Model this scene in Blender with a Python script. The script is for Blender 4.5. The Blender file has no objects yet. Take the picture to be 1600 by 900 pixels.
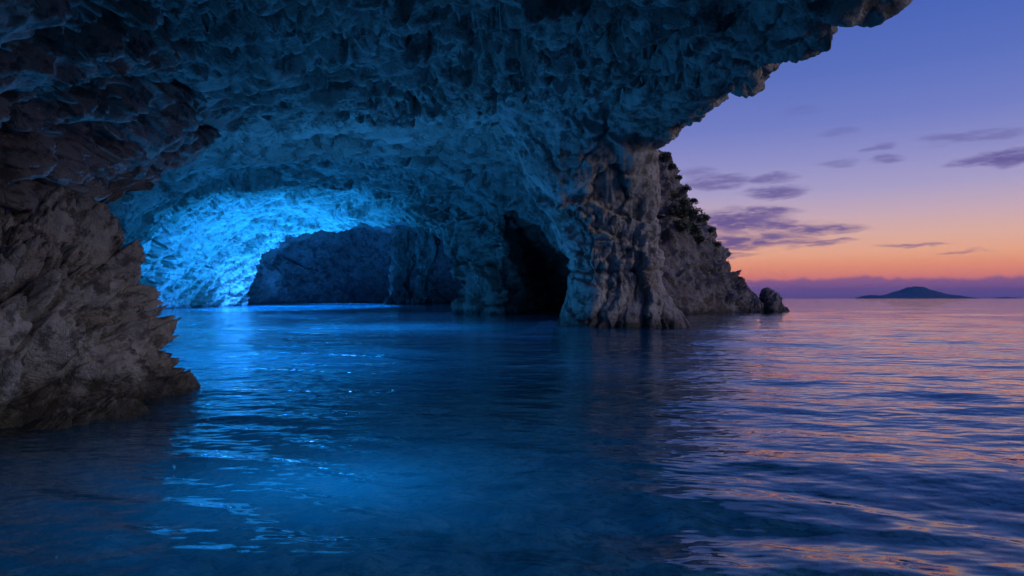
import bpy, math, random
import numpy as np
from concurrent.futures import ThreadPoolExecutor
from mathutils import Vector

random.seed(7)
scene = bpy.context.scene
COL = scene.collection
rad = math.radians

# ------------------------------------------------------------------ camera
F_PX = 1067.0            # focal length in pixels of the 1600 px wide photograph
HORIZON = 466.0
CAM_H = 1.0
cam_data = bpy.data.cameras.new('camera')
cam_data.lens = 36.0 * F_PX / 1600.0
cam_data.sensor_width = 36.0
cam_data.shift_y = (HORIZON - 450.0) / 1600.0
cam_data.clip_start = 0.05
cam_data.clip_end = 90000.0
cam = bpy.data.objects.new('camera', cam_data)
cam.location = (0, 0, CAM_H)
cam.rotation_euler = (rad(90), 0, 0)
COL.objects.link(cam)
scene.camera = cam

# ------------------------------------------------------------------ render
scene.render.engine = 'CYCLES'
scene.cycles.use_denoising = True
scene.cycles.use_adaptive_sampling = True
scene.cycles.adaptive_threshold = 0.02
scene.cycles.max_bounces = 5
scene.cycles.diffuse_bounces = 3
scene.cycles.glossy_bounces = 2
scene.cycles.transparent_max_bounces = 8
scene.cycles.caustics_reflective = False
scene.cycles.caustics_refractive = False
scene.cycles.sample_clamp_indirect = 6.0
vs = scene.view_settings
vs.view_transform = 'Standard'
vs.look = 'None'
vs.exposure = 0.0
vs.gamma = 1.0
vs.use_curve_mapping = False


def lin(r, g, b):
    def f(c):
        c /= 255.0
        return c / 12.92 if c <= 0.04045 else ((c + 0.055) / 1.055) ** 2.4
    return (f(r), f(g), f(b), 1.0)


class NT:
    """small helper round a node tree"""
    def __init__(self, tree):
        self.t = tree
        self.n = tree.nodes
        self.l = tree.links

    def node(self, kind, **kw):
        n = self.n.new(kind)
        for k, v in kw.items():
            setattr(n, k, v)
        return n

    def put(self, sock, v):
        if isinstance(v, bpy.types.NodeSocket):
            self.l.new(v, sock)
        else:
            sock.default_value = v

    def math(self, op, a, b=0.0, c=0.0, clamp=False):
        n = self.node('ShaderNodeMath', operation=op, use_clamp=clamp)
        for i, v in enumerate((a, b, c)):
            if v is not None:
                self.put(n.inputs[i], v)
        return n.outputs[0]

    def vmath(self, op, a, b=None, s=None):
        n = self.node('ShaderNodeVectorMath', operation=op)
        self.put(n.inputs[0], a)
        if b is not None:
            self.put(n.inputs[1], b)
        if s is not None:
            self.put(n.inputs['Scale'], s)
        return n.outputs[0] if op not in ('DOT_PRODUCT', 'LENGTH') else n.outputs['Value']

    def smooth(self, x, a, b, lo=0.0, hi=1.0):
        n = self.node('ShaderNodeMapRange', interpolation_type='SMOOTHSTEP')
        self.put(n.inputs[0], x)
        self.put(n.inputs[1], a)
        self.put(n.inputs[2], b)
        self.put(n.inputs[3], lo)
        self.put(n.inputs[4], hi)
        return n.outputs[0]

    def mix(self, f, a, b, blend='MIX'):
        n = self.node('ShaderNodeMix', data_type='RGBA', blend_type=blend)
        self.put(n.inputs[0], f)
        self.put(n.inputs[6], a)
        self.put(n.inputs[7], b)
        return n.outputs[2]

    def noise(self, vec, scale, detail=3.0, rough=0.5, dist=0.0, out=0):
        n = self.node('ShaderNodeTexNoise')
        self.put(n.inputs['Vector'], vec)
        n.inputs['Scale'].default_value = scale
        n.inputs['Detail'].default_value = detail
        n.inputs['Roughness'].default_value = rough
        n.inputs['Distortion'].default_value = dist
        return n.outputs[out]

    def ramp(self, fac, stops, interp='LINEAR'):
        n = self.node('ShaderNodeValToRGB')
        n.color_ramp.interpolation = interp
        e = n.color_ramp.elements
        while len(e) < len(stops):
            e.new(0.5)
        for el, (p, c) in zip(e, stops):
            el.position = p
            el.color = c
        self.put(n.inputs[0], fac)
        return n.outputs[0]


# ------------------------------------------------------------------ sky (world)
SUN_AZ = rad(27)       # where the afterglow sits, to the right of straight ahead
world = bpy.data.worlds.new('World')
scene.world = world
world.use_nodes = True
W = NT(world.node_tree)
W.n.clear()
tc = W.node('ShaderNodeTexCoord')
sep = W.node('ShaderNodeSeparateXYZ')
W.l.new(tc.outputs['Generated'], sep.inputs[0])
dx, dy, dz = sep.outputs
az = W.math('ARCTAN2', dx, dy)
el = W.math('ARCSINE', dz)


def el_of(py, px=1380):
    return math.atan((HORIZON - py) / math.hypot(F_PX, px - 800))


def az_of(px):
    return math.atan((px - 800) / F_PX)


EL_MAX = rad(60)
warm = [(466, (128, 102, 154)), (446, (202, 124, 140)), (431, (242, 138, 112)), (414, (248, 156, 114)), (394, (246, 176, 138)),
        (365, (230, 180, 164)), (330, (204, 174, 188)), (290, (172, 162, 202)), (240, (146, 146, 202)),
        (180, (116, 128, 198)), (100, (92, 114, 192)), (0, (72, 100, 184)), (-200, (50, 76, 156))]
cool = [(0.0, (92, 84, 140)), (0.06, (108, 96, 150)), (0.2, (96, 102, 168)), (0.5, (62, 84, 160)), (1.0, (46, 66, 140))]
elf = W.math('DIVIDE', el, EL_MAX, clamp=True)
c_warm = W.ramp(elf, [(max(0, el_of(p)) / EL_MAX, lin(*c)) for p, c in warm])
c_cool = W.ramp(elf, [(p, lin(*c)) for p, c in cool])
azd = W.math('COSINE', W.math('SUBTRACT', az, SUN_AZ))
sky = W.mix(W.smooth(azd, -0.7, 0.75), c_cool, c_warm)

# clouds, placed on the sky by azimuth and elevation
azw = W.node('ShaderNodeCombineXYZ')
W.l.new(W.math('MULTIPLY', az, 14.0), azw.inputs[0])
W.l.new(W.math('MULTIPLY', el, 52.0), azw.inputs[1])
cv = azw.outputs[0]
nsep = W.node('ShaderNodeSeparateXYZ')
W.l.new(W.noise(cv, 1.0, 5.0, 0.62, 0, 1), nsep.inputs[0])
n1, n2 = nsep.outputs[0], nsep.outputs[1]
azc = W.math('ADD', az, W.math('MULTIPLY', W.math('SUBTRACT', n1, 0.5), 0.075))
elc = W.math('ADD', el, W.math('MULTIPLY', W.math('SUBTRACT', n2, 0.5), 0.026))
cp = W.node('ShaderNodeCombineXYZ')
W.l.new(azc, cp.inputs[0])
W.l.new(elc, cp.inputs[1])
cpos = cp.outputs[0]
clouds = [(1118, 284, 40, 8, .75), (1200, 281, 30, 5, .7), (1212, 302, 36, 7, .85), (1090, 270, 24, 6, .45),
          (1150, 347, 62, 13, .95), (1196, 331, 36, 6, .9), (1215, 353, 52, 6, .9), (1150, 377, 84, 10, .95),
          (1286, 358, 46, 7, .9), (1272, 380, 42, 3.2, .75), (1140, 399, 30, 2.6, .6),
          (1376, 231, 18, 4, .55), (1392, 247, 18, 4, .6), (1312, 253, 24, 4, .4), (1310, 204, 22, 4, .3),
          (1520, 213, 60, 5, .5), (1526, 251, 34, 4.5, .75), (1576, 243, 38, 9, .9), (1594, 236, 30, 5, .7),
          (1424, 384, 44, 2.2, .65), (1500, 393, 36, 2.0, .5), (1250, 172, 20, 4, .2), (1345, 352, 12, 3, .3)]
dens = None
for px, py, hw, hh, st in clouds:
    a0, e0 = az_of(px), el_of(py, px)
    ca = math.cos(a0)
    wa = hw / F_PX * ca * ca
    we = hh / F_PX * ca
    ma = W.node('ShaderNodeVectorMath', operation='MULTIPLY_ADD')
    W.l.new(cpos, ma.inputs[0])
    ma.inputs[1].default_value = (1 / wa, 1 / we, 0)
    ma.inputs[2].default_value = (-a0 / wa, -e0 / we, 0)
    r2 = W.vmath('DOT_PRODUCT', ma.outputs[0], ma.outputs[0])
    d = W.smooth(r2, 3.4, 0.0, 0.0, st)
    dens = d if dens is None else W.math('MAXIMUM', dens, d)
# a thin scatter of the same cloud all round the sky
ns = W.noise(W.vmath('MULTIPLY', cv, (0.22, 0.16, 1.0)), 1.0, 2.0, 0.6)
scat = W.math('MULTIPLY', W.smooth(ns, 0.60, 0.75, 0.0, 0.35),
              W.math('MULTIPLY', W.smooth(el, 0.02, 0.12), W.smooth(el, 0.6, 0.35)))
wisp = W.noise(W.vmath('MULTIPLY', cv, (2.2, 3.0, 1.0)), 1.0, 4.0, 0.65)
dens = W.math('MULTIPLY', W.math('MAXIMUM', dens, scat), W.smooth(wisp, 0.30, 0.56, 0.35, 1.0))
c_cloud = W.ramp(elf, [(0.0, lin(128, 92, 140)), (0.07, lin(104, 84, 142)), (0.22, lin(92, 86, 152)), (1.0, lin(70, 80, 150))])
sky = W.mix(dens, sky, c_cloud)
# low bank of cloud along the horizon
nb = W.noise(W.vmath('MULTIPLY', cv, (2.0, 0.0, 1.0)), 1.0, 4.0, 0.6)
nb2 = W.noise(W.vmath('MULTIPLY', cv, (0.55, 0.0, 1.0)), 1.0, 2.0, 0.5)
top = W.math('ADD', 0.0265, W.math('ADD', W.math('MULTIPLY', W.math('SUBTRACT', nb, 0.5), 0.022),
                                  W.math('MULTIPLY', W.math('SUBTRACT', nb2, 0.5), 0.024)))
bank = W.smooth(W.math('SUBTRACT', top, el), -0.002, 0.004, 0.0, 0.9)
c_bank = W.ramp(W.math('DIVIDE', el, 0.035, clamp=True), [(0.0, lin(122, 88, 142)), (0.45, lin(152, 98, 142)), (1.0, lin(164, 106, 142))])
sky = W.mix(bank, sky, c_bank)
bg = W.node('ShaderNodeBackground')
W.l.new(sky, bg.inputs['Color'])
bg.inputs['Strength'].default_value = 1.0
world.cycles.sampling_method = 'NONE'     # the smooth sky needs no importance map
wo = W.node('ShaderNodeOutputWorld')
W.l.new(bg.outputs[0], wo.inputs['Surface'])

# ------------------------------------------------------------------ soft sun lamp, added from behind right to brighten outcrop and pillar
sd = bpy.data.lights.new('sun', 'SUN')
sd.energy = 0.68
sd.angle = rad(24)
sd.color = (1.0, 0.90, 0.92)
sun = bpy.data.objects.new('sun', sd)
sun_dir = Vector((math.sin(rad(113)) * math.cos(rad(17)), math.cos(rad(113)) * math.cos(rad(17)), math.sin(rad(17))))
sun.rotation_euler = sun_dir.to_track_quat('Z', 'Y').to_euler()
sun.location = (30, 40, 20)
COL.objects.link(sun)


def water_light(name, loc, size_x, size_y, power, color, rot=(math.pi, 0, 0)):
    """blue light that wells up out of the water"""
    ld = bpy.data.lights.new(name, 'AREA')
    ld.shape = 'ELLIPSE'
    ld.size, ld.size_y = size_x, size_y
    ld.energy = power
    ld.color = color
    o = bpy.data.objects.new(name, ld)
    o.location = loc
    o.rotation_euler = rot
    COL.objects.link(o)
    return o


BLUE = (0.045, 0.26, 1.0)
CYAN = (0.02, 0.45, 1.0)
water_light('water_glow_bright', (-29.5, 86.0, -3.4), 10, 14, 11500, (0.055, 0.30, 1.0))
water_light('water_glow_shallow', (-22.0, 78.0, -0.9), 16, 54, 17500, (0.012, 0.42, 1.0))
water_light('water_glow_rear', (-31.0, 122.0, -3.0), 10, 10, 9000, (0.05, 0.32, 1.0))
water_light('water_glow_hall', (-26.0, 64.0, -3.4), 6, 8, 3000, (0.05, 0.28, 1.0))
water_light('water_glow_mid', (-13.0, 38.0, -4.0), 4, 6, 950, (0.045, 0.40, 1.0))
water_light('water_glow_front', (-5.2, 23.5, -4.0), 3, 3, 850, (0.08, 0.44, 1.0))
water_light('water_glow_left', (-4.2, 11.8, -2.5), 2.0, 2.0, 190, (0.07, 0.42, 1.0))
nd = bpy.data.lights.new('water_glow_near', 'POINT')
nd.energy = 40
nd.color = (0.015, 0.50, 1.0)
nd.shadow_soft_size = 0.4
near = bpy.data.objects.new('water_glow_near', nd)
near.location = (-1.0, 3.75, -0.7)
COL.objects.link(near)

# ------------------------------------------------------------------ noise in numpy
f32 = np.float32


def hash3(ix, iy, iz, seed):
    h = (ix.astype(np.uint32) * np.uint32(374761393) + iy.astype(np.uint32) * np.uint32(668265263)
         + iz.astype(np.uint32) * np.uint32(2246822519) + np.uint32((seed * 3266489917) & 0xffffffff))
    h ^= h >> np.uint32(15)
    h *= np.uint32(2246822519)
    h ^= h >> np.uint32(13)
    h *= np.uint32(3266489917)
    h ^= h >> np.uint32(16)
    return h


_rg = np.random.RandomState(3)
_G = _rg.normal(size=(256, 3))
_G = (_G / np.linalg.norm(_G, axis=1)[:, None]).astype(f32)


def perlin(p, seed=0):
    p = p.astype(f32)
    i = np.floor(p).astype(np.int32)
    f = p - i
    u = f * f * f * (f * (f * 6 - 15) + 10)
    out = np.zeros(len(p), f32)
    for a in (0, 1):
        wx = u[:, 0] if a else 1 - u[:, 0]
        for b in (0, 1):
            wy = u[:, 1] if b else 1 - u[:, 1]
            for c in (0, 1):
                wz = u[:, 2] if c else 1 - u[:, 2]
                g = _G[hash3(i[:, 0] + a, i[:, 1] + b, i[:, 2] + c, seed) & np.uint32(255)]
                out += wx * wy * wz * (g[:, 0] * (f[:, 0] - a) + g[:, 1] * (f[:, 1] - b) + g[:, 2] * (f[:, 2] - c))
    return out * 1.5


def fbm(p, octaves=4, seed=0, gain=0.5):
    o = np.zeros(len(p), f32)
    a = 1.0
    for k in range(octaves):
        o += a * perlin(p * (2.03 ** k), seed + k * 17)
        a *= gain
    return o


def plates(q, seed):
    """cells with a height and a tilt of their own; returns height and distance to the joint"""
    q = q.astype(f32)
    i = np.floor(q).astype(np.int32)
    f = q - i
    n = len(q)
    d1 = np.full(n, 9.0, f32)
    d2 = np.full(n, 9.0, f32)
    h1 = np.zeros(n, np.uint32)
    v1 = np.zeros((n, 3), f32)
    k = f32(1 / 1023.0)
    for a in (-1, 0, 1):
        for b in (-1, 0, 1):
            for c in (-1, 0, 1):
                h = hash3(i[:, 0] + a, i[:, 1] + b, i[:, 2] + c, seed)
                vx = f[:, 0] - a - (h & np.uint32(1023)) * k
                vy = f[:, 1] - b - ((h >> np.uint32(10)) & np.uint32(1023)) * k
                vz = f[:, 2] - c - ((h >> np.uint32(20)) & np.uint32(1023)) * k
                d = vx * vx + vy * vy + vz * vz
                m = d < d1
                d2 = np.where(m, d1, np.minimum(d2, d))
                d1 = np.where(m, d, d1)
                h1 = np.where(m, h, h1)
                v1[m, 0] = vx[m]
                v1[m, 1] = vy[m]
                v1[m, 2] = vz[m]
    r = hash3(h1.astype(np.int32), h1.astype(np.int32), h1.astype(np.int32), seed + 5)
    height = (r & np.uint32(1023)) * k - 0.5
    t = _G[(r >> np.uint32(10)) & np.uint32(255)]
    tilt = (t * v1).sum(1)
    return height, tilt, np.sqrt(d2) - np.sqrt(d1)


def basis(long_axis, up=(0, 0, 1)):
    a = np.array(long_axis, float)
    a /= np.linalg.norm(a)
    c = np.array(up, float)
    c -= a * c.dot(a)
    c /= np.linalg.norm(c)
    b = np.cross(c, a)
    return np.stack([a, b, c]).astype(f32)


def rock_disp(p, step, *a, **kw):
    p = p.astype(f32)
    cuts = list(range(0, len(p), 24000)) + [len(p)]
    out = np.zeros(len(p), f32)

    def job(k):
        out[cuts[k]:cuts[k + 1]] = rock_disp1(p[cuts[k]:cuts[k + 1]], step[cuts[k]:cuts[k + 1]], *a, **kw)
    with ThreadPoolExecutor(4) as ex:
        list(ex.map(job, range(len(cuts) - 1)))
    return out


def rock_disp1(p, step, R, stretch=(0.5, 1.0, 1.3), lams=(5.0, 2.2, 0.95, 0.4, 0.17), amp=1.0, low=1.0, crack=1.0, pits=1.0, smooth_min=0.12, terr=1.0, tlam=2.6, small=0.6, strata=None, grit=1.0, plam=1.5, seed=0):
    """outward relief of broken limestone: swells, slabs, joints, pitting"""
    p = p.astype(f32)
    d = low * (0.55 * perlin(p / 7.5, seed + 1) + 0.32 * perlin(p / 3.1, seed + 2))
    w = np.stack([fbm(p / 1.7, 3, seed + 11), fbm(p / 1.7, 3, seed + 12), fbm(p / 1.7, 3, seed + 13)], 1)
    w2 = np.stack([perlin(p / 0.35, seed + 14), perlin(p / 0.35, seed + 15), perlin(p / 0.35, seed + 16)], 1)
    st = np.array(stretch, f32)
    rough = np.clip(0.62 + 1.7 * perlin(p / (1.6 * tlam), seed + 21) + 0.6 * perlin(p / (0.5 * tlam), seed + 22), smooth_min, 1.6)
    pit = perlin((p @ R.T) * st / plam + 0.5 * w, seed + 23)
    d -= 0.26 * plam * pits * np.clip((pit - 0.27) / 0.20, 0, 1) * np.clip((plam / step - 4) / 4, 0, 1)
    # bedding: slabs that break off in steps along contours drawn out with the strata
    q = (p @ R.T) * st
    for j, (lam, stp) in enumerate(((tlam, 0.16 * tlam), (tlam * 0.36, 0.15 * tlam * 0.36))):
        lod = np.clip((lam * 0.25 / step - 1.0) / 3.0, 0, 1)
        t = lam * 0.62 * fbm((q * np.array((0.55, 1.0, 1.0), f32) + 0.2 * w) / lam, 5 if j == 0 else 4, seed + 41 + j, 0.52)
        u = t / stp
        fl = np.floor(u)
        f = u - fl
        f2 = np.clip(f / 0.16, 0, 1)
        d += terr * lod * stp * (fl + f2 * f2 * (3 - 2 * f2) * 0.85 + 0.15 * f) * (0.62 if j == 0 else 0.9 * np.clip(rough, 0.3, 1.2))
    # beds cut by the vault: long parallel ledges
    if strata is not None:
        nb, T0, A0 = strata
        nb = np.array(nb, f32) / np.linalg.norm(nb)
        ub = p @ nb
        for j, (T, A) in enumerate(((T0, A0), (T0 * 0.37, A0 * 0.42), (T0 * 0.14, A0 * 0.16))):
            lod = np.clip((T / step - 3) / 4, 0, 1)
            uu = (ub + T * (0.55 * fbm(p / (T * 3.2), 4, seed + 61 + j, 0.55) + 0.5 * perlin(np.stack([ub * 0.7 / T, 0 * ub, 0 * ub + j], 1), seed + 64))) / T
            fl = np.floor(uu)
            f = uu - fl
            rb_ = (hash3(fl.astype(np.int32), fl.astype(np.int32) * 0 + j, fl.astype(np.int32) * 0, seed + 67) & np.uint32(1023)) / f32(1023)
            gate = np.clip(0.45 + 0.5 * rb_ + 1.5 * perlin(p / (T * 2.4), seed + 68 + j), 0, 1.25)
            prof = np.where(f < 0.9, f / 0.9, (1 - f) / 0.1)
            d += lod * A * gate * (0.45 + rb_) * (prof - 0.62) * (1.0 if j == 0 else np.clip(rough, 0.15, 1.3))
    # long open joints
    for j, (lam, wd, dp) in enumerate(((tlam * 1.5, 0.022, 0.16), (tlam * 0.6, 0.03, 0.10))):
        lod = np.clip((lam * wd * 2.2 / step - 0.35) / 0.6, 0, 1)
        n = perlin((q * np.array((0.6, 1.0, 1.0), f32) + 0.25 * w + 0.08 * w2) / lam, seed + 51 + j)
        gate = np.clip(0.3 + 2.2 * perlin(p / (lam * 1.1), seed + 55 + j), 0, 1)
        d -= crack * lod * gate * dp * lam * 0.6 * np.exp(-(n / wd) ** 2)
    for j, lam in enumerate(lams):
        lod = np.clip((lam / step - 2.5) / 4.0, 0, 1)
        m = lod > 0.01
        if not m.any():
            continue
        pw = p[m] + w[m] * (0.17 * min(lam, 2.0)) + w2[m] * (0.11 * min(lam, 0.9))
        h, t, e = plates((pw @ R.T) * st / lam, seed + 31 * j + 3)
        a = amp * lam * (0.15 if lam > 1.5 else 0.24)
        v = a * (h * 1.1 + t * 0.8) * (1.0 if lam > 1.5 else small)
        v -= crack * amp * min(lam, 1.6) * 0.16 * np.exp(-(e / 0.06) ** 2)
        d[m] += v * lod[m] * (rough[m] if lam < 2.5 else 1.0)
    for j, lam in enumerate((1.3, 0.55, 0.24, 0.1)):
        lod = np.clip((lam / step - 2.0) / 3.0, 0, 1)
        m = lod > 0.01
        if m.any():
            n = perlin(((p[m] + 0.25 * lam * w[m]) @ R.T) * st / lam, seed + 71 + j)
            d[m] += grit * lam * 0.13 * lod[m] * rough[m] * n
    return d


# ------------------------------------------------------------------ meshes
def crom(P, n):
    """Catmull-Rom through P (S, ...) resampled to n rows"""
    S = len(P)
    t = np.linspace(0, S - 1, n)
    i = np.minimum(t.astype(int), S - 2)
    f = (t - i).reshape((-1,) + (1,) * (P.ndim - 1))
    p0 = np.where(np.reshape(i > 0, f.shape), P[np.maximum(i - 1, 0)], 2 * P[i] - P[i + 1])
    p1, p2 = P[i], P[i + 1]
    p3 = np.where(np.reshape(i + 2 < S, f.shape), P[np.minimum(i + 2, S - 1)], 2 * P[i + 1] - P[i])
    return 0.5 * ((2 * p1) + (-p0 + p2) * f + (2 * p0 - 5 * p1 + 4 * p2 - p3) * f ** 2 + (-p0 + 3 * p1 - 3 * p2 + p3) * f ** 3)


def net_to_grid(net, n, m):
    g = crom(np.array(net, float), n)
    g = crom(np.swapaxes(g, 0, 1), m)
    return np.swapaxes(g, 0, 1)


def grid_normals(g, wrap=False):
    if wrap:
        du = np.roll(g, -1, 1) - np.roll(g, 1, 1)
    else:
        du = np.gradient(g, axis=1)
    dv = np.gradient(g, axis=0)
    n = np.cross(du, dv)
    return n / np.maximum(np.linalg.norm(n, axis=2, keepdims=True), 1e-9)


def grid_step(g):
    a = np.linalg.norm(np.gradient(g, axis=0), axis=2)
    b = np.linalg.norm(np.gradient(g, axis=1), axis=2)
    return np.maximum(np.sqrt(a * b), 0.6 * np.maximum(a, b)).astype(f32)


def mesh_from_grid(name, g, mat, parent=None, wrap=False, flip=False, loc=None):
    n, m = g.shape[:2]
    v = g.reshape(-1, 3).astype(f32)
    if loc is not None:
        v = v - np.array(loc, f32)
    i = np.arange(n - 1)[:, None]
    j = np.arange(m if wrap else m - 1)[None, :]
    j2 = (j + 1) % m
    q = np.stack(np.broadcast_arrays(i * m + j, i * m + j2, (i + 1) * m + j2, (i + 1) * m + j), -1).reshape(-1, 4)
    if flip:
        q = q[:, ::-1]
    me = bpy.data.meshes.new(name)
    me.vertices.add(len(v))
    me.vertices.foreach_set('co', np.ascontiguousarray(v).ravel())
    me.loops.add(q.size)
    me.loops.foreach_set('vertex_index', np.ascontiguousarray(q, dtype=np.int32).ravel())
    me.polygons.add(len(q))
    me.polygons.foreach_set('loop_start', np.arange(0, q.size, 4, dtype=np.int32))
    me.update(calc_edges=True)
    me.polygons.foreach_set('use_smooth', np.ones(len(q), bool))
    me.materials.append(mat)
    o = bpy.data.objects.new(name, me)
    if loc is not None:
        o.location = loc
    COL.objects.link(o)
    if parent is not None:
        o.parent = parent
    return o


def tag(o, label=None, cat=None, group=None, kind=None):
    for k, v in (('label', label), ('category', cat), ('group', group), ('kind', kind)):
        if v:
            o[k] = v
    return o


def empty(name, loc):
    o = bpy.data.objects.new(name, None)
    o.location = loc
    COL.objects.link(o)
    return o


def at(px, py, d):
    """point at forward distance d that the photograph shows at (px, py)"""
    return ((px - 800) / F_PX * d, d, CAM_H + (HORIZON - py) / F_PX * d)


# ------------------------------------------------------------------ materials
def rock_material(name, base, pale, dark, rust, rust_amt=0.35, bump=0.6, wet=True, scale=1.0, tide_z=0.42):
    m = bpy.data.materials.new(name)
    m.use_nodes = True
    N = NT(m.node_tree)
    N.n.clear()
    geo = N.node('ShaderNodeNewGeometry')
    pos = geo.outputs['Position']
    sa = N.node('ShaderNodeSeparateXYZ')
    N.l.new(N.noise(pos, 0.7 * scale, 5, 0.62, 0, 1), sa.inputs[0])
    sb = N.node('ShaderNodeSeparateXYZ')
    N.l.new(N.noise(N.vmath('ADD', pos, (17, 5, 9)), 2.6 * scale, 5, 0.68, 0, 1), sb.inputs[0])
    a, e = sa.outputs[0], sa.outputs[1]
    b, c = sb.outputs[0], sb.outputs[1]
    col = N.mix(N.smooth(a, 0.35, 0.65), base, pale)
    col = N.mix(N.smooth(b, 0.47, 0.62, 0, 0.85), col, dark)
    col = N.mix(N.smooth(e, 0.56, 0.70, 0, rust_amt), col, rust)
    col = N.mix(N.smooth(c, 0.35, 0.75, 0.0, 0.45), col, N.mix(0.5, col, (0.05, 0.045, 0.04, 1)))
    sp = N.node('ShaderNodeSeparateXYZ')
    N.l.new(pos, sp.inputs[0])
    rough = 0.88
    if wet:
        hgt = N.math('ADD', sp.outputs[2], N.math('MULTIPLY', N.math('SUBTRACT', b, 0.5), -0.9))
        tide = N.smooth(hgt, tide_z, 0.04)
        col = N.mix(N.math('MULTIPLY', tide, 0.88), col, N.mix(N.smooth(c, 0.45, 0.6), (0.028, 0.026, 0.024, 1), (0.045, 0.05, 0.025, 1)))
        rough = N.smooth(tide, 0.0, 1.0, 0.88, 0.35)
    v = N.node('ShaderNodeTexVoronoi', feature='DISTANCE_TO_EDGE')
    N.put(v.inputs['Vector'], N.vmath('ADD', pos, N.vmath('SCALE', N.noise(pos, 2.5 * scale, 1, 0.6, 0, 1), s=0.35)))
    v.inputs['Scale'].default_value = 3.2 * scale
    fine = N.noise(pos, 6.0 * scale, 7, 0.72)
    hgt = N.math('ADD', N.math('MULTIPLY', fine, 1.3), N.smooth(v.outputs['Distance'], 0.0, 0.06, 0, 0.16))
    bp = N.node('ShaderNodeBump')
    bp.inputs['Strength'].default_value = bump
    bp.inputs['Distance'].default_value = 0.32 / scale
    N.l.new(hgt, bp.inputs['Height'])
    s = N.node('ShaderNodeBsdfPrincipled')
    N.put(s.inputs['Base Color'], col)
    N.put(s.inputs['Roughness'], rough)
    s.inputs['Specular IOR Level'].default_value = 0.35
    N.l.new(bp.outputs[0], s.inputs['Normal'])
    o = N.node('ShaderNodeOutputMaterial')
    N.l.new(s.outputs[0], o.inputs['Surface'])
    return m


LIME = (0.36, 0.335, 0.30, 1)
PALE = (0.55, 0.525, 0.49, 1)
DARK = (0.105, 0.098, 0.09, 1)
RUST = (0.30, 0.17, 0.085, 1)
M_roof = rock_material('limestone_roof', LIME, PALE, DARK, RUST, 0.16, 0.7)
M_hall = rock_material('limestone_hall', (0.34, 0.32, 0.29, 1), (0.50, 0.48, 0.45, 1), (0.13, 0.12, 0.11, 1), RUST, 0.15, 0.55, scale=0.45)
M_rear_shaded = rock_material('limestone_rear_shaded', (0.15, 0.135, 0.12, 1), (0.23, 0.215, 0.2, 1), (0.07, 0.06, 0.055, 1), RUST, 0.15, 0.8, scale=0.3)  # same limestone, with the chamber's shade put into a darker base colour
M_pillar = rock_material('limestone_pillar', (0.36, 0.335, 0.31, 1), (0.58, 0.555, 0.53, 1), (0.13, 0.12, 0.11, 1), (0.36, 0.22, 0.10, 1), 0.45, 0.7, scale=0.9, tide_z=0.75)
M_crop = rock_material('limestone_outcrop', (0.33, 0.31, 0.285, 1), (0.56, 0.54, 0.50, 1), (0.11, 0.10, 0.088, 1), (0.36, 0.22, 0.11, 1), 0.28, 0.75, scale=2.4, tide_z=0.5)
M_cliff = rock_material('limestone_cliff', (0.24, 0.21, 0.19, 1), (0.42, 0.39, 0.36, 1), (0.08, 0.07, 0.055, 1), (0.26, 0.15, 0.08, 1), 0.4, 0.8, scale=0.5)

# ------------------------------------------------------------------ cave
CAVE = empty('sea_cave', (0, 12, 0))
tag(CAVE, 'rocky limestone sea cave with arched ceilings, lit blue from the water below', 'cave')


CINV = np.array([0, 12, 0], f32)


def part_of_cave(name, g, mat, wrap=False, flip=False):
    return mesh_from_grid(name, g - CINV, mat, CAVE, wrap=wrap, flip=flip)


def box_blur(d, w, wrap=False):
    for ax in (0, 1):
        q = np.moveaxis(d, ax, 0)
        pad = np.pad(q, ((w, w), (0, 0)), mode='wrap' if (wrap and ax == 1) else 'edge')
        c = np.cumsum(np.concatenate([np.zeros((1,) + pad.shape[1:]), pad]), axis=0)
        d = np.moveaxis((c[2 * w + 1:] - c[:-2 * w - 1]) / (2 * w + 1), 0, ax)
    return d


def hold(d, mask, w, wrap=False):
    """keep the large shape where mask is 1: take the broad part of the relief away"""
    return d - mask * box_blur(box_blur(d, w, wrap), w, wrap)


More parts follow.
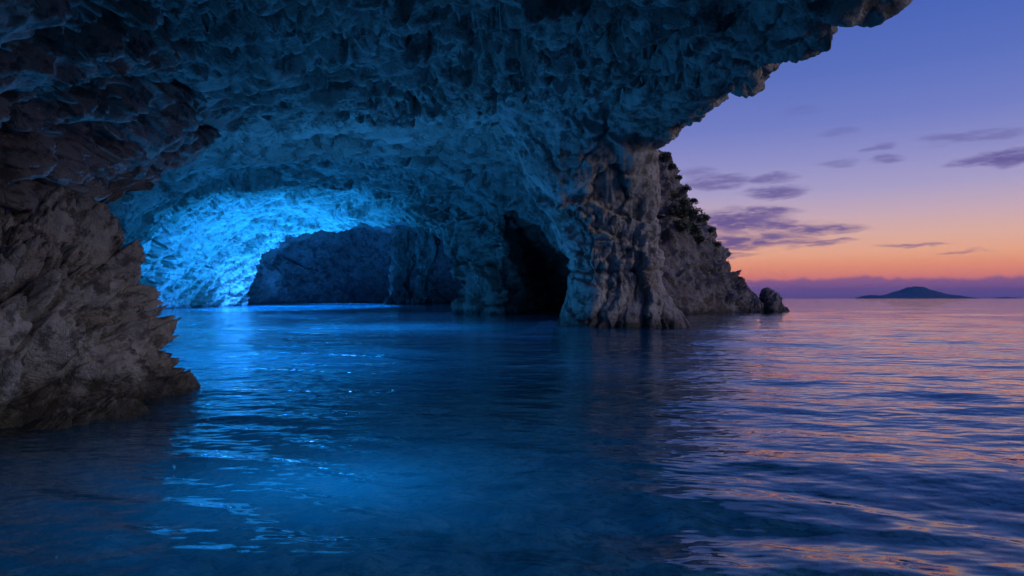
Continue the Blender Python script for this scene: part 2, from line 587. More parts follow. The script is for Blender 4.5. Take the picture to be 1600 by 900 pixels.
def joints_on(g, lines, groove=0.45, lip=0.14, width=0.12, reach=0.55, seed=0):
    """open bedding joints along given lines of the surface: a deep notch on the near side of each, a lip on the far side"""
    P = g.reshape(-1, 3)
    yy = np.maximum(P[:, 1], 0.5)
    px, py = 800 + F_PX * P[:, 0] / yy, HORIZON - F_PX * (P[:, 2] - CAM_H) / yy
    sub = np.flatnonzero(P[:, 1] > 3)[::3]
    wv = np.stack([fbm((P / 0.9).astype(f32), 3, seed + k, 0.6) for k in range(3)], 1) * 0.22
    out = np.zeros(len(P))
    for pts in lines:
        pts = np.array(pts, float)
        seg = np.concatenate([np.linspace(a, b, 4, endpoint=False) for a, b in zip(pts[:-1], pts[1:])] + [pts[-1:]])
        c3 = []
        for x, y in seg:
            k = sub[np.argmin((px[sub] - x) ** 2 + (py[sub] - y) ** 2)]
            c3.append(P[k])
        c3 = np.array(c3)
        bb = (P > c3.min(0) - 3.2 * reach).all(1) & (P < c3.max(0) + 3.2 * reach).all(1)
        idx = np.flatnonzero(bb)
        Q = (P[idx] + wv[idx]).astype(f32)
        c3 = c3.astype(f32)
        best = np.full(len(idx), 1e9)
        side = np.zeros(len(idx))
        for a, b in zip(c3[:-1], c3[1:]):
            ab = b - a
            t = np.clip(((Q - a) @ ab) / (ab @ ab + 1e-9), 0, 1)
            v = Q - a - t[:, None] * ab
            dist = np.linalg.norm(v, axis=1)
            m = dist < best
            best = np.where(m, dist, best)
            side = np.where(m, -v[:, 1] + 0.35 * v[:, 2], side)
        end = np.minimum(np.linalg.norm(Q - c3[0], axis=1), np.linalg.norm(Q - c3[-1], axis=1))
        fade = np.clip(end / 0.8, 0.15, 1)
        near = side > 0
        out[idx] += np.where(near, -groove * np.exp(-(best / reach) ** 1.2), lip * np.exp(-best / 0.8)) * fade
        out[idx] -= fade * groove * 0.8 * np.exp(-(best / width) ** 2)
    return out.reshape(g.shape[:2])


def displaced(g, disp_fn, flip=False, wrap=False, post=None):
    nrm = grid_normals(g, wrap)
    if flip:
        nrm = -nrm
    st = grid_step(g)
    d = disp_fn(g.reshape(-1, 3), st.ravel()).reshape(g.shape[:2])
    if post is not None:
        d = post(g, d)
    return g + nrm * d[..., None]


# --- front roof vault: over the camera, out to the first rib and to the mouth's edge
A = [
    [(-6.2, -2.5, -1), (-6.4, -2.5, 1.4), (-6.3, -2.5, 2.9), (-5.4, -2.5, 4.0), (-3.4, -2.5, 4.6), (-1.0, -2.5, 4.75), (1.4, -2.5, 4.8), (3.5, -2.5, 4.8), (5.3, -2.5, 4.8), (6.2, -2.5, 7.5), (5.4, -2.5, 13)],
    [(-6.2, 2.0, -1), (-6.3, 2.0, 1.5), (-6.3, 2.5, 2.9), (-5.5, 3.0, 4.1), (-3.6, 3.0, 4.8), (-1.1, 3.0, 4.95), (1.4, 3.0, 5.0), (3.6, 3.0, 5.0), (5.5, 3.0, 5.0), (6.5, 3.0, 7.5), (5.6, 3.0, 13)],
    [(-7.2, 5.0, -1), (-7.0, 5.8, 1.6), (-6.4, 6.6, 2.8), (-5.5, 7.5, 4.1), (-4.0, 8.0, 5.0), (-1.4, 8.0, 5.2), (1.4, 8.0, 5.25), (3.8, 8.0, 5.45), (5.95, 8.0, 5.45), (7.0, 8.0, 8.4), (5.8, 8.0, 13)],
    [(-7.4, 7.0, -1), (-7.1, 8.1, 1.6), (-6.6, 9.0, 2.7), (-6.0, 10.8, 4.1), (-4.9, 12.0, 5.3), (-2.2, 12.5, 5.6), (1.0, 12.8, 5.7), (3.6, 13.0, 5.8), (5.75, 13.0, 5.82), (7.1, 13.4, 8.5), (6.0, 13.5, 13)],
    [(-7.4, 8.2, -1), (-7.2, 9.3, 1.6), (-6.9, 10.4, 2.6), (-6.7, 13.0, 4.0), (-5.8, 15.3, 5.6), (-3.0, 16.5, 5.95), (0.4, 17.2, 6.3), (3.6, 17.5, 6.5), (5.75, 17.2, 6.45), (7.1, 18.0, 8.7), (6.0, 18.5, 13)],
    [(-6.2, 9.2, -1), at(130, 392, 10), at(165, 325, 11.5), at(285, 258, 15), at(425, 184, 18), at(600, 190, 20), at(785, 168, 22), (2.9, 23.6, 6.9), at(1036, 224, 23.0), (6.4, 24.5, 9), (5.2, 26, 13.5)],
]
BED = (-0.30, -0.47, 0.83)
R_roof = basis((0.5, 0.62, 0.53), BED)


def roof_post(g, d):
    # overlapping slabs: long ledges that step back towards the mouth
    n, m = g.shape[:2]
    s = np.linspace(0, 1, n)[:, None] * np.ones((1, m))
    p = g.reshape(-1, 3).astype(f32)
    wob = (0.045 * fbm(p / 2.8, 4, 91)).reshape(n, m)
    u = (s ** 1.25 + wob * 1.6) * 6.5
    fr = u - np.floor(u)
    saw = np.where(fr < 0.86, fr / 0.86, (1 - fr) / 0.14)
    msk = np.clip(0.55 + 1.3 * perlin(p / 3.3, 95).reshape(n, m), 0, 1)
    edge = np.clip((np.arange(m)[None, :] / (m - 1) - 0.70) * 8, 0, 1)
    jj = np.arange(m)[None, :] / (m - 1)
    keep = np.maximum(np.clip((s - 0.72) / 0.2, 0, 1), np.clip((jj - 0.62) / 0.12, 0, 1))
    d = hold(d, np.maximum(0.9 * keep, 0.5), 22)
    d = np.where(d > 0, d * 0.6, d)
    d = d + 0.22 * (saw - 0.7) * msk * (1 - edge) * np.clip(g[..., 2] - 0.5, 0, 1)
    return d + joints_on(g, [
        [(0, 215), (110, 188), (230, 170), (350, 160), (390, 132), (460, 124), (530, 142)],
        [(30, 300), (120, 250), (200, 212), (290, 182), (345, 214)],
        [(10, 34), (130, 30), (200, 4)],
        [(782, 175), (768, 110), (772, 40), (790, 2)],
        [(838, 124), (905, 108), (965, 72), (1050, 18)],
        [(560, 150), (620, 172), (700, 168), (760, 150)],
        [(150, 110), (230, 84), (330, 70), (440, 40)],
        [(600, 60), (680, 92), (740, 84)],
        [(930, 190), (985, 150), (1060, 120), (1120, 80)],
        [(60, 215), (140, 235), (220, 225)],
        [(400, 90), (480, 100), (560, 70), (640, 20)],
        [(660, 130), (730, 128), (800, 96), (880, 60)],
        [(260, 130), (330, 118), (400, 90)],
        [(20, 120), (100, 110), (170, 70)],
        [(860, 180), (920, 150), (960, 120)],
        [(1000, 110), (1090, 70), (1180, 30)]], seed=880)


gA = net_to_grid(A, 560, 700)
gA = displaced(gA, lambda p, st: rock_disp(p, st, R_roof, (0.42, 1.0, 1.5), lams=(3.4, 1.7, 0.8, 0.36, 0.16), seed=100, low=0.6, amp=0.42, terr=0.2, pits=1.3, plam=1.8, small=0.45, grit=0.7, crack=2.4, strata=(BED, 0.95, 0.52)), flip=True, post=roof_post)
part_of_cave('roof_vault', gA, M_roof)['label'] = 'dark slabby roof of the cave mouth'

# --- main hall between the two ribs
B = [
    [(-8.0, 8.5, -1), (-8.2, 9.0, 1.8), (-8.4, 10.3, 3.3), (-8.8, 13.0, 4.9), (-7.2, 15.6, 6.9), (-3.9, 17.6, 7.3), (-0.6, 19.4, 7.9), (2.2, 21.0, 8.0), (4.2, 23.2, 7.2), (4.6, 25.0, 3.2), (4.6, 25.4, -1)],
    [(-9.0, 12.0, -1), (-9.2, 12.0, 1.4), (-9.2, 13.4, 3.2), (-8.9, 16.0, 4.8), (-7.2, 18.6, 6.5), (-3.9, 20.6, 6.8), (-0.8, 22.4, 7.6), (1.6, 24.0, 7.2), (3.4, 25.5, 5.2), (4.2, 26.5, 2.2), (4.3, 26.8, -1)],
    [(-17.2, 28.0, -1), (-17.4, 28.0, 2.0), (-16.9, 28.5, 4.5), (-14.2, 29.0, 6.3), (-10.5, 29.5, 7.25), (-6.0, 30.0, 7.5), (-2.0, 30.5, 7.5), (1.2, 31.0, 6.9), (4.0, 32.0, 4.8), (5.2, 32.5, 2.0), (5.4, 32.5, -1)],
    [(-23.6, 42.0, -1), (-23.6, 42.0, 2.2), (-23.1, 42.0, 5.2), (-20.2, 41.5, 7.7), (-14.8, 41.0, 8.7), (-8.5, 40.5, 8.8), (-4.0, 40.0, 8.2), (-0.8, 39.5, 6.9), (2.2, 39.0, 4.5), (4.6, 39.0, 2.0), (4.9, 39.0, -1)],
    [(-26.8, 49.0, -1), (-26.8, 49.0, 2.4), (-26.2, 49.0, 5.5), (-22.8, 49.0, 7.9), (-17.0, 48.0, 8.9), (-10.8, 47.0, 9.1), (-5.8, 45.5, 8.6), (-0.7, 42.5, 6.7), (1.6, 56.0, 4.6), (3.2, 62.0, 2.0), (3.4, 62.0, -1)],
    [(-30.5, 56.0, -1), (-30.5, 56.0, 2.5), (-29.6, 56.0, 5.8), (-25.8, 56.0, 8.2), (-19.5, 55.0, 9.3), (-13.0, 53.0, 9.4), (-8.0, 49.5, 8.8), (-1.7, 43.6, 7.1), (-0.15, 41.9, 4.8), (0.1, 41.5, 2.2), (0.15, 41.3, -1)],
    [(-34.0, 75.0, -1), (-34.0, 75.0, 2.5), (-32.5, 74.0, 6.0), (-28.0, 71.0, 8.8), (-22.0, 68.0, 9.7), (-15.5, 63.0, 9.6), (-10.0, 57.0, 8.9), (-6.5, 52.0, 7.1), (-4.3, 47.8, 4.7), (-3.3, 44.8, 2.3), (-3.0, 43.6, -1)],
    [(-36.0, 93.0, -1), at(389, 455, 92), at(400, 415, 88), at(428, 384, 84), at(455, 369, 80), at(520, 360, 74), at(590, 350, 66), at(645, 348, 58), at(690, 373, 51), at(714, 420, 46), (-3.25, 44.4, -1)],
]
R_hall = basis((0.75, -0.45, -0.25), (0.1, 0.2, 1))
BED_HALL = (-0.25, -0.30, 0.92)
gB = net_to_grid(B, 540, 480)
gB = displaced(gB, lambda p, st: rock_disp(p, st, R_hall, (0.5, 1.0, 1.2), lams=(9.0, 4.0, 1.9, 0.85, 0.4), amp=0.42, low=0.9, tlam=4.0, terr=0.22, pits=1.0, plam=3.0, small=0.42, grit=0.7, crack=2.2, strata=(BED_HALL, 1.9, 0.5), seed=200), flip=True,
               post=lambda g, d: hold(d, 0.9 * np.clip((np.linspace(0, 1, g.shape[0])[:, None] - 0.6) / 0.3, 0.45, 1), 20) + joints_on(g, [
                   [(460, 262), (510, 272), (560, 258)], [(330, 330), (370, 280), (430, 250)], [(560, 330), (640, 318), (700, 345)],
                   [(300, 300), (262, 350), (240, 430)], [(640, 250), (720, 262), (770, 300)], [(420, 320), (500, 300), (580, 300)], [(250, 300), (300, 250), (360, 225)], [(500, 215), (600, 225), (690, 215)]], groove=0.7, lip=0.25, width=0.25, reach=1.1, seed=890))
part_of_cave('hall_vault', gB, M_hall)['label'] = 'blue lit vaulted wall and ceiling of the inner hall'

# --- rear chamber behind the second rib
C = [
    [(-38, 95, -1), (-38, 95, 3), (-36.5, 92, 6.8), (-32.5, 88, 9.4), (-26.5, 82, 10.6), (-19.5, 76, 10.8), (-12.5, 68, 10.6), (-6.6, 60, 9.6), (-2.6, 53, 7), (-0.8, 48, 3), (-0.5, 47, -1)],
    [(-44, 112, -1), (-44, 112, 4), (-42, 112, 9), (-37, 110, 12.5), (-30, 108, 14), (-23, 105, 14), (-16, 100, 13.6), (-9, 95, 12), (-4, 90, 9), (-1.5, 88, 4), (-1.3, 88, -1)],
    [(-46, 126, -1), (-45, 128, 4), (-42, 132, 9), (-37, 135, 12.5), (-31, 137, 14), (-24, 138, 14), (-17, 136, 13.5), (-11, 131, 12), (-7, 127, 8.5), (-5, 123, 3.5), (-5, 121, -1)],
    [(-42, 134, -1), (-41, 136, 3), (-39, 139, 6), (-36, 141, 8), (-31, 143, 9), (-25, 144, 9), (-19, 142, 8.6), (-14, 138, 7.4), (-10, 134, 5), (-8, 130, 2), (-8, 128, -1)],
    [(-38, 139, -1), (-37, 140, -0.2), (-35, 142, 0.6), (-33, 144, 1), (-30, 145.5, 1.2), (-26, 146, 1.2), (-22, 144.5, 1), (-18, 142, 0.6), (-15, 139, 0), (-13, 136, -0.4), (-12, 133, -1)],
    [(-37, 140, -2), (-36, 141, -2), (-34, 143, -2), (-32, 145, -2), (-29, 146.2, -2), (-26, 146.6, -2), (-22, 145, -2), (-18, 142.6, -2), (-15, 139.6, -2), (-13, 136.6, -2), (-12, 133.6, -2)],
]
gC = net_to_grid(C, 200, 340)
gC = displaced(gC, lambda p, st: rock_disp(p, st, R_hall, (0.6, 1.0, 1.0), lams=(12.0, 5.0, 2.4, 1.1), amp=0.8, low=1.8, tlam=6.0, terr=0.6, seed=300), flip=True)
part_of_cave('rear_chamber', gC, M_rear_shaded)['label'] = 'dark rear chamber beyond the second arch'


# --- bodies built of stacked rings
def ring_stack(levels, n, m, wob=0.0, seed=0):
    """levels: (z, cx, cy, rx, ry); returns a wrapped grid (n rows, m round)"""
    L = crom(np.array(levels, float), n)
    a = np.linspace(0, 2 * math.pi, m, endpoint=False)[None, :]
    # squarish ellipse
    ca, sa = np.cos(a), np.sin(a)
    k = (np.abs(ca) ** 2.6 + np.abs(sa) ** 2.6) ** (-1 / 2.6)
    x = L[:, 1:2] + L[:, 3:4] * ca * k
    y = L[:, 2:3] + L[:, 4:5] * sa * k
    z = L[:, 0:1] * np.ones_like(a)
    return np.stack([x, y, z], -1)


def px_level(py, x0, x1, d, depth):
    z = CAM_H + (HORIZON - py) / F_PX * d
    xa, xb = (x0 - 800) / F_PX * d, (x1 - 800) / F_PX * d
    return (z, (xa + xb) / 2, d + depth * 0.15, (xb - xa) / 2 * 0.98, depth)


pil = [(-1.0, 3.95, 24.6, 2.45, 2.1), px_level(512, 880, 1076, 24.2, 2.0), px_level(490, 884, 1066, 24.2, 1.9), px_level(462, 890, 1044, 24.2, 1.75),
       px_level(432, 892, 1030, 24.2, 1.6), px_level(400, 884, 1027, 24.2, 1.6), px_level(350, 866, 1026, 24.2, 1.75), px_level(305, 840, 1024, 24.2, 2.0),
       px_level(265, 820, 1024, 24.2, 2.4), px_level(232, 806, 1030, 24.2, 3.0), px_level(200, 780, 1060, 24.2, 4.2), px_level(165, 760, 1090, 24.2, 6.0)]
R_pil = basis((0.12, 0.1, 1.0), (1, 0, 0))


def pillar_disp(p, st):
    d = rock_disp(p, st, R_pil, (0.42, 1.0, 1.0), lams=(2.6, 1.2, 0.55, 0.25), amp=0.72, low=0.35, pits=0.1, tlam=2.2, terr=0.12, small=0.75, crack=0.7, strata=((0.25, -0.2, 0.95), 1.1, 0.14), seed=400)
    q = p.astype(f32).copy()
    q[:, 2] *= 0.16                                   # upright flutes
    up = np.clip((p[:, 2] - 1.5) / 0.8, 0, 1)
    d += up * 0.15 * (0.4 - np.abs(fbm(q / 0.8, 3, 431)) * 1.5)
    d -= 0.16 * np.exp(-((p[:, 2] - 1.95 - 0.12 * perlin((p / 0.7).astype(f32), 437)) / 0.07) ** 2)   # bedding joint over the base
    return d


gP = ring_stack(pil, 300, 460)
gP = displaced(gP, pillar_disp, wrap=True, post=lambda g, d: hold(d, 0.6, 30, True))
part_of_cave('pillar', gP, M_pillar, wrap=True)['label'] = 'thick fluted pillar between the cave and the open sea'


def column(x, y, r, h, seed, lean=0.0):
    lv = [(-1, x, y, r * 1.5, r * 1.2), (0.5, x, y, r * 1.4, r * 1.1), (1.6, x + 0.1 * lean, y, r * 0.95, r), (h * 0.3, x + lean * 0.3, y, r * 0.8, r * 0.9), (h * 0.55, x + lean * 0.7, y, r * 1.15, r),
          (h * 0.8, x + lean, y, r * 1.35, r * 1.2), (h * 1.1, x + lean * 1.4, y, r * 1.7, r * 1.6)]
    g = ring_stack(lv, 110, 110)
    g = displaced(g, lambda p, st: rock_disp(p, st, R_pil, (0.5, 1, 1), lams=(5, 2.4, 1.1), amp=0.9, low=0.6, terr=0.5, seed=seed), wrap=True)
    return part_of_cave('column', g, M_rear_shaded, wrap=True)


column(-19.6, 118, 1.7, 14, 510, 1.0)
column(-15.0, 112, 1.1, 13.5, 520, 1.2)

# --- the rock mass outside and over it all
O = []
for y, xl, xr, top_z, rz in ((-2.6, -11, 5.0, 5.4, (5.4, 5.4, 5.4, 5.4)), (-2.4, -11.5, 5.2, 12, (12.6, 11.8, 10.8, 9.8)), (4, -13, 5.4, 14, (13, 12, 11, 10)), (13, -15, 5.7, 15, (13, 12, 11, 10)),
                             (23.5, -17, 5.2, 15, (13, 11, 9.5, 8)), (28, -21, 5.1, 15, (12, 8, 4, -1)), (38, -28, 7.0, 15, (12, 8, 4, -1)), (50, -36, 9.4, 16, (12, 8, 4, -1)),
                             (70, -43, 9.4, 17, (12, 8, 4, -1)), (100, -52, 6, 17, (12, 8, 4, -1)), (135, -55, 2, 16, (12, 8, 4, -1)), (152, -52, -4, 12, (9, 6, 3, -1)), (158, -50, -6, 2, (1, 0, -1, -1))):
    lw = min(6.0, top_z)
    O.append([(xl, y, -1), (xl, y, lw * 0.6), (xl * 0.85 + xr * 0.15, y, top_z * 0.85), (xl * 0.5 + xr * 0.5, y, top_z), (xl * 0.15 + xr * 0.85, y, top_z * 0.95 + rz[0] * 0.05),
              (xr - 0.6, y, rz[0]), (xr - 0.35, y, rz[1]), (xr - 0.3, y, rz[2]), (xr - 0.3, y, rz[3])])
gO = net_to_grid(O, 220, 160)
gO = displaced(gO, lambda p, st: np.maximum(-0.6, 0.5 * rock_disp(p, st, R_hall, seed=600, lams=(9, 4, 2))), flip=False)
part_of_cave('outer_rock', gO, M_cliff)

# ------------------------------------------------------------------ outcrop at the left of the mouth
crop = [(-0.9, -5.75, 6.1, 2.5, 2.9), (-0.15, -5.72, 6.1, 2.34, 2.55), (0.12, -5.7, 6.15, 2.12, 2.4), (0.45, -5.65, 6.3, 1.95, 2.2), (0.8, -5.6, 6.5, 1.64, 2.0),
        (1.12, -5.55, 6.7, 1.42, 1.8), (1.4, -5.6, 6.9, 1.2, 1.55), (1.62, -5.7, 7.1, 0.95, 1.2), (1.78, -5.85, 7.2, 0.45, 0.7), (1.82, -5.85, 7.2, 0.03, 0.05)]
R_crop = basis((0.35, 0.2, 1.0), (1, 0, 0.2))


def crop_disp(p, st):
    d = rock_disp(p, st, R_crop, (0.8, 1.0, 1.0), lams=(1.0, 0.5, 0.24, 0.11, 0.06), amp=0.9, low=0.30, pits=2.0, plam=0.6, smooth_min=0.8, tlam=0.9, terr=0.65, small=1.0, crack=1.8, seed=705)
    return d


def crop_hollows(g, d):
    d = hold(d, 0.7, 50, True)
    p = g.reshape(-1, 3)
    wv = 0.35 * np.stack([perlin((p / 0.22).astype(f32), 740 + k) for k in range(3)], 1)
    cut = np.zeros(len(p))
    for c, r, a in (((-3.72, 5.6, 0.42), 0.33, 0.75), ((-3.95, 6.2, 0.9), 0.16, 0.2), ((-3.85, 5.0, 0.14), 0.28, 0.5), ((-4.2, 5.2, 1.1), 0.24, 0.3)):
        q = (p - np.array(c)) / r + wv
        cut += a * np.exp(-(q ** 2).sum(1) ** 1.5)
    return d - cut.reshape(d.shape)


gR = ring_stack(crop, 310, 520)
loc = np.array([-5.7, 6.2, 0])
gR = displaced(gR, crop_disp, wrap=True, post=crop_hollows)
tag(mesh_from_grid('rock_outcrop', gR, M_crop, wrap=True, loc=loc), 'rugged grey brown rock outcrop rising from the water at the left edge', 'rock')

# ------------------------------------------------------------------ headland beyond the pillar
ridge = [(4.0, 13.5, 40.5), (8.0, 13.0, 41.5), (11.0, 11.9, 43.0), (12.4, 10.2, 44.8), (13.9, 8.0, 46.6), (14.8, 6.5, 47.6), (15.8, 4.3, 48.5), (17.0, 3.1, 49.4), (18.0, 2.1, 50.0), (18.8, 1.2, 50.4), (19.6, -0.2, 50.8), (20.0, -0.9, 51)]
H = []
for x, h, yf in ridge:
    yr = 53.0
    b = -1.0
    H.append([(x + 0.1, yf - 0.2, b), (x, yf + 0.2, max(b, 0.04 * h)), (x, yf + (yr - yf) * 0.22, max(b, 0.3 * h)), (x, yf + (yr - yf) * 0.55, max(b, 0.62 * h)),
              (x, yf + (yr - yf) * 0.8, max(b, 0.88 * h)), (x, yr, h), (x - 0.2, yr + 2.5, max(b, 0.86 * h)), (x - 0.3, yr + 7, max(b, 0.3 * h)), (x - 0.3, yr + 10, b)])
R_head = basis((0.5, 0.3, 0.8), (1, 0, -0.4))
gH = net_to_grid(H, 360, 330)
gH = displaced(gH, lambda p, st: rock_disp(p, st, R_head, (0.6, 1, 1), lams=(4.5, 2.0, 0.9, 0.42), amp=0.62, low=0.5, terr=0.5, seed=803) * np.clip((p[:, 2] + 1) / 1.2, 0.25, 1), flip=False)
HEAD = mesh_from_grid('headland', gH, M_cliff, loc=(13, 50, 0))
tag(HEAD, 'steep scrub covered cliff headland sloping down to the sea behind the pillar', 'cliff')

tip = [(-0.9, 19.75, 51.6, 1.35, 1.3), (0.0, 19.7, 51.6, 1.08, 1.1), (0.5, 19.6, 51.6, 0.86, 0.9), (1.0, 19.4, 51.6, 0.66, 0.75), (1.45, 19.25, 51.6, 0.5, 0.55), (1.72, 19.2, 51.6, 0.25, 0.3), (1.78, 19.2, 51.6, 0.02, 0.02)]
gT = ring_stack(tip, 110, 140)
gT = displaced(gT, lambda p, st: rock_disp(p, st, R_head, (0.7, 1, 1), lams=(1.4, 0.7, 0.35), amp=0.45, low=0.2, terr=0.3, pits=0.2, tlam=1.4, seed=820), wrap=True)
tag(mesh_from_grid('sea_rock', gT, M_cliff, wrap=True, loc=(19.6, 51.6, 0)), 'small dark rock standing in the sea at the tip of the headland', 'rock')

# ------------------------------------------------------------------ scrub on the headland
M_leaf = bpy.data.materials.new('scrub_leaf')
M_leaf.use_nodes = True
N = NT(M_leaf.node_tree)
pb_ = N.n['Principled BSDF']
oi = N.node('ShaderNodeNewGeometry')
N.put(pb_.inputs['Base Color'], N.ramp(oi.outputs['Random Per Island'], [(0, (0.030, 0.045, 0.018, 1)), (0.6, (0.055, 0.075, 0.03, 1)), (1, (0.09, 0.10, 0.05, 1))]))
pb_.inputs['Roughness'].default_value = 0.75
M_stem = bpy.data.materials.new('scrub_stem')
M_stem.use_nodes = True
N = NT(M_stem.node_tree)
N.put(N.n['Principled BSDF'].inputs['Base Color'], N.ramp(N.noise(N.node('ShaderNodeTexCoord').outputs['Object'], 9, 3), [(0.3, (0.05, 0.035, 0.025, 1)), (0.7, (0.12, 0.09, 0.07, 1))]))


def shrub_meshes(seed):
    rs_ = np.random.RandomState(seed)
    lobes = [(rs_.normal(0, .28), rs_.normal(0, .28), .30 + rs_.rand() * .42, .20 + rs_.rand() * .22) for _ in range(9)]
    vs_, fs_ = [], []
    for (cx, cy, cz, r) in lobes:
        for _ in range(85):
            v = rs_.normal(size=3)
            v /= np.linalg.norm(v)
            c = np.array([cx, cy, cz]) + v * r * (0.55 + 0.55 * rs_.rand())
            if c[2] < 0.02:
                continue
            a = rs_.normal(size=3)
            a /= np.linalg.norm(a)
            b = np.cross(a, v)
            b /= np.linalg.norm(b) + 1e-6
            L, Wd = .075 + .06 * rs_.rand(), .035 + .025 * rs_.rand()
            k = len(vs_)
            vs_ += [tuple(c - a * L), tuple(c + b * Wd), tuple(c + a * L), tuple(c - b * Wd)]
            fs_.append((k, k + 1, k + 2, k + 3))
    leaf = bpy.data.meshes.new('foliage')
    leaf.from_pydata(vs_, [], fs_)
    leaf.materials.append(M_leaf)
    vs_, fs_ = [], []
    for (cx, cy, cz, r) in lobes:
        k = len(vs_)
        for (q, w_) in (((0, 0, -.25), .035), ((cx * .4, cy * .4, cz * .45), .022), ((cx, cy, cz), .008)):
            for t in range(5):
                vs_.append((q[0] + w_ * math.cos(t * 1.2566), q[1] + w_ * math.sin(t * 1.2566), q[2]))
        for lv in range(2):
            for t in range(5):
                t2 = (t + 1) % 5
                fs_.append((k + lv * 5 + t, k + lv * 5 + t2, k + lv * 5 + 5 + t2, k + lv * 5 + 5 + t))
    stem = bpy.data.meshes.new('stem')
    stem.from_pydata(vs_, [], fs_)
    stem.materials.append(M_stem)
    return leaf, stem


SHRUBS = [shrub_meshes(41 + k) for k in range(4)]
gH_px = 800 + F_PX * gH[..., 0] / gH[..., 1]
gH_py = HORIZON - F_PX * (gH[..., 2] - CAM_H) / gH[..., 1]
NEARSIDE = slice(0, int(gH.shape[1] * 0.68))
ORD = ['nearest the pillar', 'second from the pillar', 'third from the pillar', 'fourth from the pillar', 'fifth from the pillar', 'sixth from the pillar', 'seventh from the pillar', 'lowest of the row']
spots = [(x_, y_, s_, 'dark scrub bush on the headland skyline, ' + ORD[k]) for k, (x_, y_, s_) in enumerate(
    [(1036, 250, .75), (1050, 265, .65), (1062, 282, .6), (1074, 299, .6), (1084, 317, .65), (1101, 348, .9), (1110, 364, .6), (1121, 386, .5)])]
spots += [(1050, 312, .9, 'small bush on the upper cliff face just right of the pillar'),
          (1070, 322, .8, 'bush below the skyline above the dark scrub patch on the cliff'),
          (1052, 338, 1.1, 'left bush of the dark scrub patch halfway up the cliff'),
          (1066, 345, 1.3, 'large middle bush of the dark scrub patch on the cliff'),
          (1083, 345, 1.2, 'right bush of the dark scrub patch halfway up the cliff'),
          (1062, 362, 1.1, 'lower left bush of the dark scrub patch on the cliff'),
          (1080, 366, 1.2, 'lower right bush of the dark scrub patch on the cliff'),
          (1092, 380, .8, 'lone small bush under the dark scrub patch on the cliff')]
for k, (x_, y_, s_, lab) in enumerate(spots):
    dd = (gH_px[:, NEARSIDE] - x_) ** 2 + (gH_py[:, NEARSIDE] - y_) ** 2 + 0.6 * gH[:, NEARSIDE, 1]
    ii, jj_ = np.unravel_index(np.argmin(dd), dd.shape)
    p_ = gH[ii, jj_]
    o = empty('shrub', tuple(p_))
    o.scale = (s_ * 0.95, s_ * 0.95, s_ * 0.8)
    o.rotation_euler = (0, 0.15, k * 1.9)
    tag(o, lab, 'bush', 'scrub bushes on the headland')
    for me, nm in zip(SHRUBS[k % 4], ('foliage', 'stem')):
        c_ = bpy.data.objects.new(nm, me)
        COL.objects.link(c_)
        c_.parent = o

# ------------------------------------------------------------------ far islands
def island(name, prof, d, depth, label, seed):
    xs = np.array([(p[0] - 800) / F_PX * d for p in prof])
    hs = np.array([(HORIZON - p[1]) / F_PX * d for p in prof])
    n = 160
    x = np.linspace(xs[0], xs[-1], n)
    h = np.interp(x, xs, hs)
    h = np.convolve(np.pad(h, 4, mode='edge'), np.ones(9) / 9, 'valid')
    s = np.linspace(-1, 1, 41)
    g = np.zeros((n, 41, 3))
    g[..., 0] = x[:, None]
    g[..., 1] = d + s[None, :] * depth
    prof_s = np.clip(1 - np.abs(s) ** 1.6, 0, 1)
    p = g.reshape(-1, 3).astype(f32)
    rough = fbm(p / (depth * 0.35), 5, seed).reshape(n, 41)
    g[..., 2] = h[:, None] * prof_s[None, :] * (1 + 0.10 * rough) - 2 + 1.5 * rough * prof_s[None, :]
    m = mesh_from_grid(name, g, M_isle, loc=(float(xs.mean()), d, 0), flip=True)
    return tag(m, label, 'island', 'far islands on the horizon')


M_isle = rock_material('island_scrub', (0.045, 0.065, 0.045, 1), (0.08, 0.09, 0.07, 1), (0.03, 0.04, 0.025, 1), (0.12, 0.09, 0.06, 1), 0.3, 0.2, wet=False, scale=0.01)
island('island', [(1346, 467), (1352, 461.5), (1362, 459.5), (1376, 461.5), (1390, 459), (1405, 453.2), (1420, 448.6), (1432, 446), (1445, 448.8), (1460, 454.4), (1478, 459), (1492, 460.5), (1505, 463), (1510, 467)], 4200, 160,
       'long blue island with a single peak on the horizon', 901)
island('island', [(1506, 467), (1512, 464), (1520, 464.5), (1526, 467)], 6000, 90, 'tiny flat islet just right of the peaked island', 905)
island('island', [(1552, 467), (1560, 464.2), (1572, 463.6), (1584, 464.6), (1592, 467)], 7000, 120, 'low faint islet on the horizon at the far right', 909)

# ------------------------------------------------------------------ water
def polar(rs, angs):
    r = np.array(rs)[:, None]
    a = np.array(angs)[None, :]
    return np.stack([r * np.sin(a), r * np.cos(a), np.zeros((len(rs), len(angs)))], -1)


